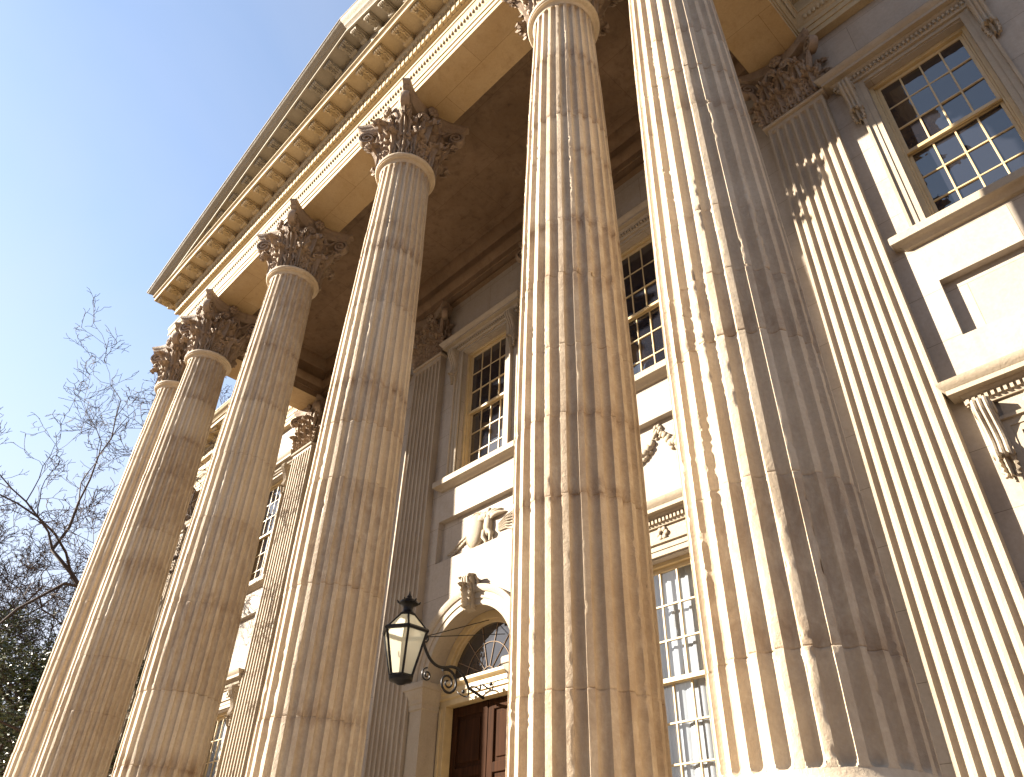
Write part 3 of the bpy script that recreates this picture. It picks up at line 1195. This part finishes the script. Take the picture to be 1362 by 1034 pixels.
# inner faces: fascia mouldings round the ceiling
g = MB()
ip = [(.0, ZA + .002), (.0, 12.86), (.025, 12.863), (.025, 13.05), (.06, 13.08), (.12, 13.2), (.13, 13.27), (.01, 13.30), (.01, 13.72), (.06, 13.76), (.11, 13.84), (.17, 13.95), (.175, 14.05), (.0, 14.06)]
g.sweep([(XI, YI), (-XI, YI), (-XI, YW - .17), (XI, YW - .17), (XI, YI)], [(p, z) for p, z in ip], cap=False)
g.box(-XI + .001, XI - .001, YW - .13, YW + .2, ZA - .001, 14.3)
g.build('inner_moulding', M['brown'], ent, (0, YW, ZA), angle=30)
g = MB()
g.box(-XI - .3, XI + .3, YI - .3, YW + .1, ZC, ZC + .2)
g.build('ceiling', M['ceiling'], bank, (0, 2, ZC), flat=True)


def along(path, step, margin):
    """points and outward normals spaced along the visible legs of a path"""
    for (x0, y0), (x1, y1) in zip(path[:-1], path[1:]):
        L_ = math.hypot(x1 - x0, y1 - y0)
        d = ((x1 - x0) / L_, (y1 - y0) / L_)
        n_ = (d[1], -d[0])
        yield (x0, y0), d, n_, L_


LEGS = [((-XW, YE), (-XE, YE)), ((-XE, YE), (-XE, YF)), ((-XE, YF), (XE, YF)), ((XE, YF), (XE, YE)), ((XE, YE), (XW, YE))]


def obox(g, o_, d, n_, s0, s1, p0, p1, z0, z1):
    c = []
    for s, p in ((s0, p0), (s1, p0), (s1, p1), (s0, p1)):
        c.append((o_[0] + d[0] * s + n_[0] * p, o_[1] + d[1] * s + n_[1] * p))
    g.add([(q[0], q[1], z0) for q in c] + [(q[0], q[1], z1) for q in c],
          [(0, 3, 2, 1), (4, 5, 6, 7), (0, 1, 5, 4), (1, 2, 6, 5), (2, 3, 7, 6), (3, 0, 4, 7)])


for a, b in LEGS:
    g = MB()
    g2 = MB()
    g3 = MB()
    L_ = math.hypot(b[0] - a[0], b[1] - a[1])
    d = ((b[0] - a[0]) / L_, (b[1] - a[1]) / L_)
    n_ = (d[1], -d[0])
    front = a == (-XE, YF)
    lo_, hi_ = (-.18, L_ + .18) if front else (.2, L_ - .2)
    k = int((hi_ - lo_) / .135)
    for i in range(k):
        s = lo_ + (hi_ - lo_) * (i + .5) / k
        obox(g, a, d, n_, s - .044, s + .044, .089, .158, 13.97, 14.165)
    k = int((hi_ - lo_) / .15)
    for i in range(k):         # eggs
        s = lo_ + (hi_ - lo_) * (i + .5) / k
        c = (a[0] + d[0] * s + n_[0] * .178, a[1] + d[1] * s + n_[1] * .178, 14.265)
        g2.ball(c, (.046 if d[0] else .028, .046 if d[1] else .028, .058), 8, 6)
        s += .075
        c = (a[0] + d[0] * s + n_[0] * .180, a[1] + d[1] * s + n_[1] * .180, 14.255)
        g2.ball(c, (.014, .014, .055), 5, 4)
    k = int((hi_ - lo_) / .085)
    for i in range(k):         # leaves on the architrave moulding
        s = lo_ + (hi_ - lo_) * (i + .5) / k
        c = (a[0] + d[0] * s + n_[0] * .108, a[1] + d[1] * s + n_[1] * .108, 13.21)
        g3.ball(c, (.036 if d[0] else .015, .036 if d[1] else .015, .085), 7, 5)
    cm = ((a[0] + b[0]) / 2, (a[1] + b[1]) / 2)
    g.build('dentil_band', M['trim'], ent, (*cm, 13.7), angle=30)
    g2.build('egg_moulding', M['trim'], ent, (*cm, 13.95), angle=60)
    g3.build('leaf_moulding', M['trim'], ent, (*cm, 13.2), angle=60)


def modillion_mesh(w=.235):
    """local: x across, -y outwards, z=0 at the soffit"""
    g = MB()
    pr = [(0, .0), (-.425, .0), (-.425, -.05), (-.415, -.085), (-.385, -.115), (-.34, -.12), (-.28, -.10), (-.20, -.085), (-.13, -.10), (-.06, -.145), (0, -.165)]
    g.prism(pr, 'x', -w / 2, w / 2)
    g.box(-w / 2 - .022, w / 2 + .022, -.435, 0, -.032, -.001)
    for q in (-.06, .0, .06):
        g.tube([(q, p[0], p[1] - .004) for p in pr[3:-1]], .022, 6)
    g.tube([(-w / 2 - .016, -.375, -.072), (w / 2 + .016, -.375, -.072)], .046, 10)
    g.tube([(-w / 2 - .016, -.055, -.115), (w / 2 + .016, -.055, -.115)], .05, 10)
    leaf(g, lambda lat, out, z: (lat, -.12 - z, -.098 - out * .6), .22, .17, .03, .02, 2, 9, 7)
    return g


mod0 = modillion_mesh().build('modillion', M['trim'], ent, (0, 0, 0), angle=45)
mod_me = mod0.data
bpy.data.objects.remove(mod0)


mod_grey = mod_me.copy()
mod_grey.materials[0] = M['rake']


def modillion(parent, p, rotz, tilt=None):
    o = bpy.data.objects.new('modillion', mod_me if tilt is None else mod_grey)
    COL.objects.link(o)
    place(o, parent, p)
    o.rotation_euler = (0, tilt or 0, rotz)
    return o


ZM = 14.55
NM = 29
for i in range(NM):
    xx = -(XE + .48) + 2 * (XE + .48) * i / (NM - 1)
    modillion(ent, (xx, YF - .212, ZM), 0)
for s in (-1, 1):
    for i in range(6):
        yy = YF + .25 + .62 * i
        modillion(ent, (s * (XE + .212), yy, ZM), -PI / 2 if s < 0 else PI / 2)
    for i in range(13):
        xx = s * (XE + .95 + .62 * i)
        if abs(xx) < XW + .5:
            modillion(ent, (xx, YE - .212, ZM), 0)

# --------------------------------------------------------------- pediment
SL = .334
XT = XE + .94
ZR = 14.70


def rake(s):
    """raking cornice on one side; profile rises with the slope"""
    g = MB()
    up = [(.0, 14.12), (.10, 14.14), (.145, 14.2), (.215, 14.33), (.22, 14.36), (.21, 14.37), (.21, 14.55), (.64, 14.553), (.66, 14.553), (.66, 14.50), (.705, 14.50), (.705, 14.605), (.715, 14.61), (.74, 14.635),
          (.765, 14.645), (.765, 14.66), (.78, 14.665), (.80, 14.69), (.83, 14.72), (.875, 14.75), (.91, 14.79), (.925, 14.82), (.94, 14.825), (.94, 14.865), (.0, 14.95)]
    xa, xb = s * (XE + .0), 0.0
    rings = []
    for k in range(41):
        t = k / 40
        ring = []
        for p, z in up:
            xs_ = s * (XE + p)
            xx = xs_ + (0 - xs_) * t
            # the moulding dies into the end corner: plan mitre at the foot
            ring.append((xx, YF - p, z + SL * (XT - abs(xx))))
        rings.append(ring)
    if s > 0:
        rings = rings[::-1]
    g.grid(rings)
    o = g.build('raking_cornice', M['rake'], bank, (s * XE / 2, YF, ZR + 1), angle=30)
    for i in range(15):
        xx = s * (XE + .48 - (XE + .48) * i / 14.45)
        modillion(o, (xx, YF - .212, ZM + SL * (XT - abs(xx)) - .01), 0, -s * -math.atan(SL))
    return o


rake(-1)
rake(1)
g = MB()                       # tympanum
za = 14.69
g.prism([(-XE - .1, za), (XE + .1, za), (0, za + SL * (XE + .1) + .3)], 'y', YF + .1, YF + .4)
g.build('tympanum', M['wall'], bank, (0, YF, za), flat=True)
g = MB()                       # eaves gutters along the flanks of the portico, and the wings
cy = [(.0, 14.66), (.765, 14.676), (.78, 14.68), (.80, 14.70), (.83, 14.725), (.875, 14.75), (.91, 14.79), (.925, 14.82), (.94, 14.825), (.94, 14.865), (.0, 14.95)]
for s in (-1, 1):
    p = [(-XW, 29), (-XW, YE), (-XE, YE), (-XE, YF + .01)]
    if s > 0:
        p = [(-a, b) for a, b in p][::-1]
    g = MB()
    g.sweep(p, cy)
    g.build('gutter', M['trim'], bank, (s * 12, YW, 14.8), angle=30)
g = MB()                       # gable roof of the portico and the flat main roof
zr = 14.93 + SL * XT
g.add([(-XT, YF - .01, 14.89), (0, YF - .01, zr), (XT, YF - .01, 14.89), (-XT, 12, 14.89), (0, 12, zr), (XT, 12, 14.89)],
      [(0, 3, 4, 1), (1, 4, 5, 2), (3, 5, 4)])
g.box(-XB, XB, YW + .1, 29.9, 14.4, 14.9)
g.build('roof', M['roof'], bank, (0, 8, 15), flat=True)
g = MB()                       # blocking course and parapet over the wings
for s in (-1, 1):
    p = [(-XB + .12, 29), (-XB + .12, YW - .35), (-XE - .6, YW - .35)]
    if s > 0:
        p = [(-a, b) for a, b in p][::-1]
    g = MB()
    g.sweep(p, [(.0, 14.90), (.09, 14.90), (.09, 15.18), (.05, 15.22), (.0, 15.25), (.0, 15.75), (.04, 15.8), (.1, 15.86), (.13, 15.92), (.13, 16.02), (.0, 16.06), (-.35, 16.06), (-.35, 14.9)])
    g.build('parapet', M['trim'], bank, (s * 13, YW, 15), angle=30)

# ------------------------------------------------------------- floor, steps
g = MB()
g.box(-XE - .45, XE + .45, -1.05, YW + .6, ZF - .2, ZF)
g.build('portico_floor', M['step'], bank, (0, 0, ZF), bevel=.015)
g = MB()
nst = 10
hs = (ZF - .2 - Z0) / nst
for i in range(nst):
    zt = ZF - .2 - i * hs
    g.box(-XE - .40, XE + .40, -1.0 - .34 * i - .34, YW + .3 - .001 * i, zt - hs - (.02 if i == nst - 1 else 0), zt - .001)
g.build('steps', M['step'], bank, (0, -2, Z0), bevel=.012)
for a, b in ((-XB - .12, -XE - .42), (XE + .42, XB + .12)):
    g = MB()
    g.box(a, b, YW - .14, YW + .01, Z0 - .02, ZF + .35)
    g.build('plinth', M['step'], bank, ((a + b) / 2, YW, Z0), bevel=.02)

# ---------------------------------------- unseen brick terrace, added to block low sky and deepen the shade
ter = thing('sky_block_terrace', 'long red brick terrace across the street, unseen, added to block low sky', 'building', (22, -31, Z0))
TX0, TX1, TY, TZ = -6, 50, -26, 8.6
g = MB()
g.box(TX0, TX1, TY - 10, TY, Z0 - .1, TZ)
g.build('wall', M['brick'], ter, (22, -31, Z0), flat=True)
g = MB()
g.sweep([(TX1, TY - 10), (TX1, TY), (TX0, TY), (TX0, TY - 10)], [(.0, TZ - .5), (.1, TZ - .45), (.1, TZ - .2), (.4, TZ - .1), (.45, TZ + .15), (.0, TZ + .2)])
g.build('cornice', M['step'], ter, (22, -31, TZ))
for i in range(18):
    for z in (Z0 + 1.2, Z0 + 4.6, Z0 + 7.8):
        xx = TX0 + 2 + i * 3.05
        g = MB()
        g.box(xx - .62, xx + .62, TY - .05, TY + .05, z - .12, z)
        g.box(xx - .62, xx + .62, TY - .05, TY + .04, z + 2.0, z + 2.22)
        for q in (-.5, 0, .5):
            g.box(xx + q - .03, xx + q + .03, TY - .02, TY + .035, z, z + 2)
        for q in (.66, 1.33):
            g.box(xx - .5, xx + .5, TY - .02, TY + .03, z + q - .025, z + q + .025)
        wn = g.build('window', M['paint'], ter, (xx, TY, z))
        g = MB()
        g.quad((xx + .5, TY + .012, z), (xx - .5, TY + .012, z), (xx - .5, TY + .012, z + 2), (xx + .5, TY + .012, z + 2))
        g.build('pane', M['glass'], wn, (xx, TY, z), flat=True)

# ---------------------------------------------------------------- lantern
LX, LY, LZ = .04, 2.62, 2.60
lan = thing('wall_lantern', 'black iron lantern with pale glass panes on a scrolled bracket before the arched door', 'lantern', (LX, YW + .3, 2.85))
RS, RB = .385, .19
zb, zsld, zrt = LZ + .06, LZ + .78, LZ + 1.07


def hexp(r, z, a0=PI / 6):
    return [(LX + r * math.cos(a0 + k * PI / 3), LY + r * math.sin(a0 + k * PI / 3), z) for k in range(6)]


g = MB()
b_, s_, t_ = hexp(RB, zb), hexp(RS, zsld), hexp(.13, zrt)
for k in range(6):
    g.tube([b_[k], s_[k]], .022, 6)
    g.tube([s_[k], t_[k]], .018, 6)
    g.tube([b_[k], b_[(k + 1) % 6]], .026, 6)
    g.tube([s_[k], s_[(k + 1) % 6]], .036, 6)
    g.tube([t_[k], t_[(k + 1) % 6]], .024, 6)
g.lathe([(.05, LZ - .06), (.1, LZ - .03), (.19, LZ), (.20, LZ + .05), (.17, LZ + .07)], 18, (LX, LY))
g.build('lantern_frame', M['iron'], lan, (LX, LY, LZ))
g = MB()
k0 = zrt
g.lathe([(.13, k0 - .01), (.14, k0 + .02), (.10, k0 + .05), (.085, k0 + .09), (.085, k0 + .15), (.12, k0 + .18), (.17, k0 + .20), (.155, k0 + .235), (.10, k0 + .27), (.06, k0 + .29),
         (.04, k0 + .31), (.045, k0 + .33), (.02, k0 + .36), (.012, k0 + .40), (.002, k0 + .43)], 18, (LX, LY))
for k in range(6):
    a = k * PI / 3
    g.tube([(LX + .13 * math.cos(a), LY + .13 * math.sin(a), k0 + .2), (LX + .18 * math.cos(a), LY + .18 * math.sin(a), k0 + .215), (LX + .2 * math.cos(a), LY + .2 * math.sin(a), k0 + .25)], [.02, .02, .01], 5)
g.build('lantern_cap', M['iron'], lan, (LX, LY, k0), angle=50)
for k in range(6):
    g = MB()
    k2 = (k + 1) % 6
    g.quad(b_[k], b_[k2], s_[k2], s_[k])
    g.build('pane', M['lamp_glass'], lan, b_[k], flat=True)
    g = MB()
    g.quad(s_[k], s_[k2], t_[k2], t_[k])
    g.build('roof_pane', M['lamp_glass'], lan, s_[k], flat=True)
g = MB()                       # burner inside
g.tube([(LX, LY, LZ + .05), (LX, LY, LZ + .38)], .022, 8)
for k in range(3):
    a = k * 2 * PI / 3
    g.tube([(LX, LY, LZ + .36), (LX + .07 * math.cos(a), LY + .07 * math.sin(a), LZ + .38), (LX + .08 * math.cos(a), LY + .08 * math.sin(a), LZ + .46)], .012, 6)
g.build('burner', M['iron'], lan, (LX, LY, LZ))
g = MB()
# main arm: S curve from the lantern shoulder to the wall, with scrolls
p1 = bez((LY + RS - .02, LZ + .78), (LY + .55, LZ + .28), (LY + .95, LZ + .42), 14) + bez((LY + .95, LZ + .42), (LY + 1.25, LZ + .55), (LY + 1.45, LZ + .18), 12)[1:]
p1 += [(YW + .33, LZ + .08)]
g.tube([(LX, a, z) for a, z in p1], .026, 8)
sc = spiral((LY + .98, LZ + .17), .23, .03, PI / 2 * 1.4, 2.1, 46)
g.tube([(LX, a, z) for a, z in sc], np.linspace(.024, .014, len(sc)), 7)
sc = spiral((LY + .52, LZ + .20), .12, .02, PI / 2, 1.6, 26, True)
g.tube([(LX, a, z) for a, z in sc], .014, 6)
sc = spiral((LY + .42, LZ + .78), .09, .02, PI, 1.6, 24)
g.tube([(LX, a, z) for a, z in sc], .016, 6)
for q in (-.3, .3):
    pts = [(LX + q * t, YW + .18 + .05 * math.cos(t * 6), LZ + .20 + .06 * math.sin(t * 4.2)) for t in np.linspace(0, 1.8, 14)]
    g.tube(pts, np.linspace(.018, .008, 14), 6)
    g.ball((LX + q * 1.2, YW + .16, LZ + .22), (.035, .03, .035), 8, 6)
g.build('bracket', M['iron'], lan, (LX, YW, LZ), angle=50)
for ex in ((.08, 4.44, 4.06), (.53, 4.44, 3.70)):
    g = MB()
    g.tube([(LX, LY + RS, LZ + .80), ex], .008, 5)
    g.build('stay_rod', M['iron'], lan, (LX, LY + RS, LZ + .8))


# ------------------------------------------------------------------- trees
def bare_tree(height, seed, lean, rad0, levels=6, spread=1.0):
    """leafless tree: trunk mesh and one mesh of limbs and twigs, rooted at the origin"""
    r = random.Random(seed)
    trunk, wood = MB(), MB()

    def grow(p, d, L_, rad_, lv):
        n = [7, 7, 6, 5, 4, 3, 3][lv]
        pts, rr = [p], [rad_]
        q, dd = np.array(p, float), np.array(d, float)
        kids = []
        for i in range(n):
            j = .10 if lv == 0 else .30
            dd = dd + np.array([r.gauss(0, j), r.gauss(0, j), r.gauss(0, j * .8) + (.04 if lv > 0 else 0)])
            dd /= np.linalg.norm(dd)
            q = q + dd * L_ / n
            pts.append(tuple(q))
            rr.append(max(rad_ * (1 - .62 * (i + 1) / n), .009))
            if lv < levels and i >= [3, 2, 1, 1, 0, 0][lv] and r.random() < [1, .9, .85, .85, .85, .75][lv]:
                for _ in range(2 if lv == 0 else 1):
                    kids.append((tuple(q), dd.copy(), rr[-1]))
        (trunk if lv == 0 else wood).tube(pts, rr, [10, 8, 6, 4, 3, 3, 3][lv], cap=lv < 2)
        if lv < levels:
            for kp, kd, kr in kids + [(tuple(q), dd.copy(), rr[-1])]:
                ax = np.array([r.gauss(0, 1), r.gauss(0, 1), r.gauss(0, .6)])
                ax -= kd * (ax @ kd)
                ax /= np.linalg.norm(ax) + 1e-9
                a = r.uniform(.5, 1.1)
                nd = kd * math.cos(a) + ax * math.sin(a)
                nd[2] += .12
                nd /= np.linalg.norm(nd)
                grow(kp, nd, L_ * (r.uniform(.5, .7) * (spread if lv == 0 else 1) if lv < 2 else r.uniform(.36, .58)), max(kr * r.uniform(.6, .85), .0095), lv + 1)
    d0 = np.array([lean[0], lean[1], 1.0])
    grow((0, 0, 0), d0 / np.linalg.norm(d0), height, rad0, 0)
    return trunk, wood


TREES = 'bare trees beside the bank'


def bare(label, base, args):
    t = thing('bare_tree', label, 'tree', base, TREES)
    a, c = bare_tree(*args)
    a.build('trunk', M['bark'], None, (0, 0, 0), angle=80).parent = t
    c.build('crown', M['bark'], None, (0, 0, 0), angle=80).parent = t
    return t


bare('bare winter tree at the far left, its twigs cut by the picture edge', (-24.5, .2, Z0), (7.6, 5, (.02, .02), .27))
bare('bare winter tree behind the evergreen, dark limbs reaching toward the leftmost column', (-21.3, 1.7, Z0), (7.4, 15, (.03, .0), .26))
bare('tall bare tree whose thin top twigs show beside the leftmost capital', (-20.65, 2.85, Z0), (14.6, 31, (.01, -.02), .26, 6, .8))

ev = thing('evergreen_tree', 'dark leafy evergreen tree low at the left edge below the bare branches', 'tree', (-16.0, .0, Z0))
g = MB()
r = random.Random(4)
tips = []


def limb(p, d, L_, rr, lv):
    q = np.array(p, float)
    d = np.array(d, float)
    pts = [tuple(q)]
    for i in range(5):
        d = d + np.array([r.gauss(0, .16), r.gauss(0, .16), r.gauss(0, .1)])
        d /= np.linalg.norm(d)
        q = q + d * L_ / 5
        pts.append(tuple(q))
        if lv < 3 and i > 0:
            for _ in range(2 if lv else 3):
                a = r.uniform(0, 2 * PI)
                nd = d * .55 + np.array([math.cos(a), math.sin(a), r.uniform(-.1, .5)]) * .8
                limb(q, nd / np.linalg.norm(nd), L_ * r.uniform(.34, .52), rr * .45, lv + 1)
        if lv >= 2:
            tips.append((q.copy(), d.copy()))
    g.tube(pts, np.linspace(rr, rr * .5, 6), 6 if lv < 2 else 4)


limb((0, 0, 0), (0, 0, 1), 7.6, .16, 0)
g.build('trunk', M['bark'], None, (0, 0, 0), angle=80).parent = ev
g = MB()
for q, d in tips:
    for _ in range(5):
        c = q + np.array([r.gauss(0, .13), r.gauss(0, .13), r.gauss(0, .12)])
        a = r.uniform(0, 2 * PI)
        e = np.array([math.cos(a), math.sin(a), r.uniform(-.5, .6)])
        e /= np.linalg.norm(e)
        sd = np.cross(e, np.array([r.gauss(0, 1), r.gauss(0, 1), r.gauss(0, 1)]))
        sd /= np.linalg.norm(sd) + 1e-9
        L_, w_ = r.uniform(.10, .17), r.uniform(.028, .042)
        nrm = np.cross(e, sd) * .018
        g.add([c, c + e * L_ * .5 + sd * w_ + nrm, c + e * L_, c + e * L_ * .5 - sd * w_ + nrm], [(0, 1, 2), (0, 2, 3)])
g.build('crown', M['leaf'], None, (0, 0, 0), flat=True).parent = ev

# --------------------------------------------------------- sky, sun, camera
AZ = (-1.14, -1.0, .65)        # towards the sun
sv = Vector(AZ).normalized()
sun = bpy.data.lights.new('sun', 'SUN')
sun.energy = 4.9
sun.angle = math.radians(.53)
sun.color = (1, .90, .76)
so = bpy.data.objects.new('sun', sun)
COL.objects.link(so)
so.rotation_euler = sv.to_track_quat('Z', 'Y').to_euler()
so.location = (-30, -30, 30)

w = bpy.data.worlds.new('World')
SC.world = w
w.use_nodes = True
N, L = w.node_tree.nodes, w.node_tree.links
bg = N['Background']
sk = N.new('ShaderNodeTexSky')
sk.sky_type = 'NISHITA'
sk.sun_disc = False
sk.sun_elevation = math.asin(sv.z)
sk.sun_rotation = math.atan2(sv.x, sv.y)
sk.air_density = 1.0
sk.dust_density = .4
sk.ozone_density = 1.0
tc = N.new('ShaderNodeTexCoord')
hz = noise(N, L, tc.outputs['Generated'], 2.2, 5, .55, .4)
hf = ramp(N, L, hz, [(.38, (.08, .08, .08)), (.75, (.30, .30, .30))])
sx = N.new('ShaderNodeSeparateXYZ')
L.new(tc.outputs['Generated'], sx.inputs[0])
lowf = ramp(N, L, sx.outputs['Z'], [(.12, (.85, .85, .85)), (.66, (.0, .0, .0))])
hf = mixc(N, L, 1.0, hf, lowf, 'ADD')
L.new(mixc(N, L, hf, sk.outputs[0], (2.6, 2.62, 2.95)), bg.inputs['Color'])
bg.inputs['Strength'].default_value = .066

cam = bpy.data.cameras.new('camera')
cam.sensor_width = 36
cam.lens = 999.5 / 1362 * 36
cam.clip_end = 2000
cam.clip_start = .05
co_ = bpy.data.objects.new('camera', cam)
COL.objects.link(co_)
RT = ((.69633, .71734, .02361), (-.41438, .42868, -.80282), (-.58602, .54924, .59575))   # right, down, forward
mw = Matrix(((RT[0][0], -RT[1][0], -RT[2][0], 10.3327), (RT[0][1], -RT[1][1], -RT[2][1], -4.7551),
             (RT[0][2], -RT[1][2], -RT[2][2], -.7889), (0, 0, 0, 1)))
co_.matrix_world = mw
SC.camera = co_

SC.view_settings.view_transform = 'Standard'
SC.view_settings.look = 'None'
SC.view_settings.gamma = 1
SC.view_settings.exposure = 2.35
SC.cycles.max_bounces = 8
SC.cycles.diffuse_bounces = 5
SC.cycles.transparent_max_bounces = 12
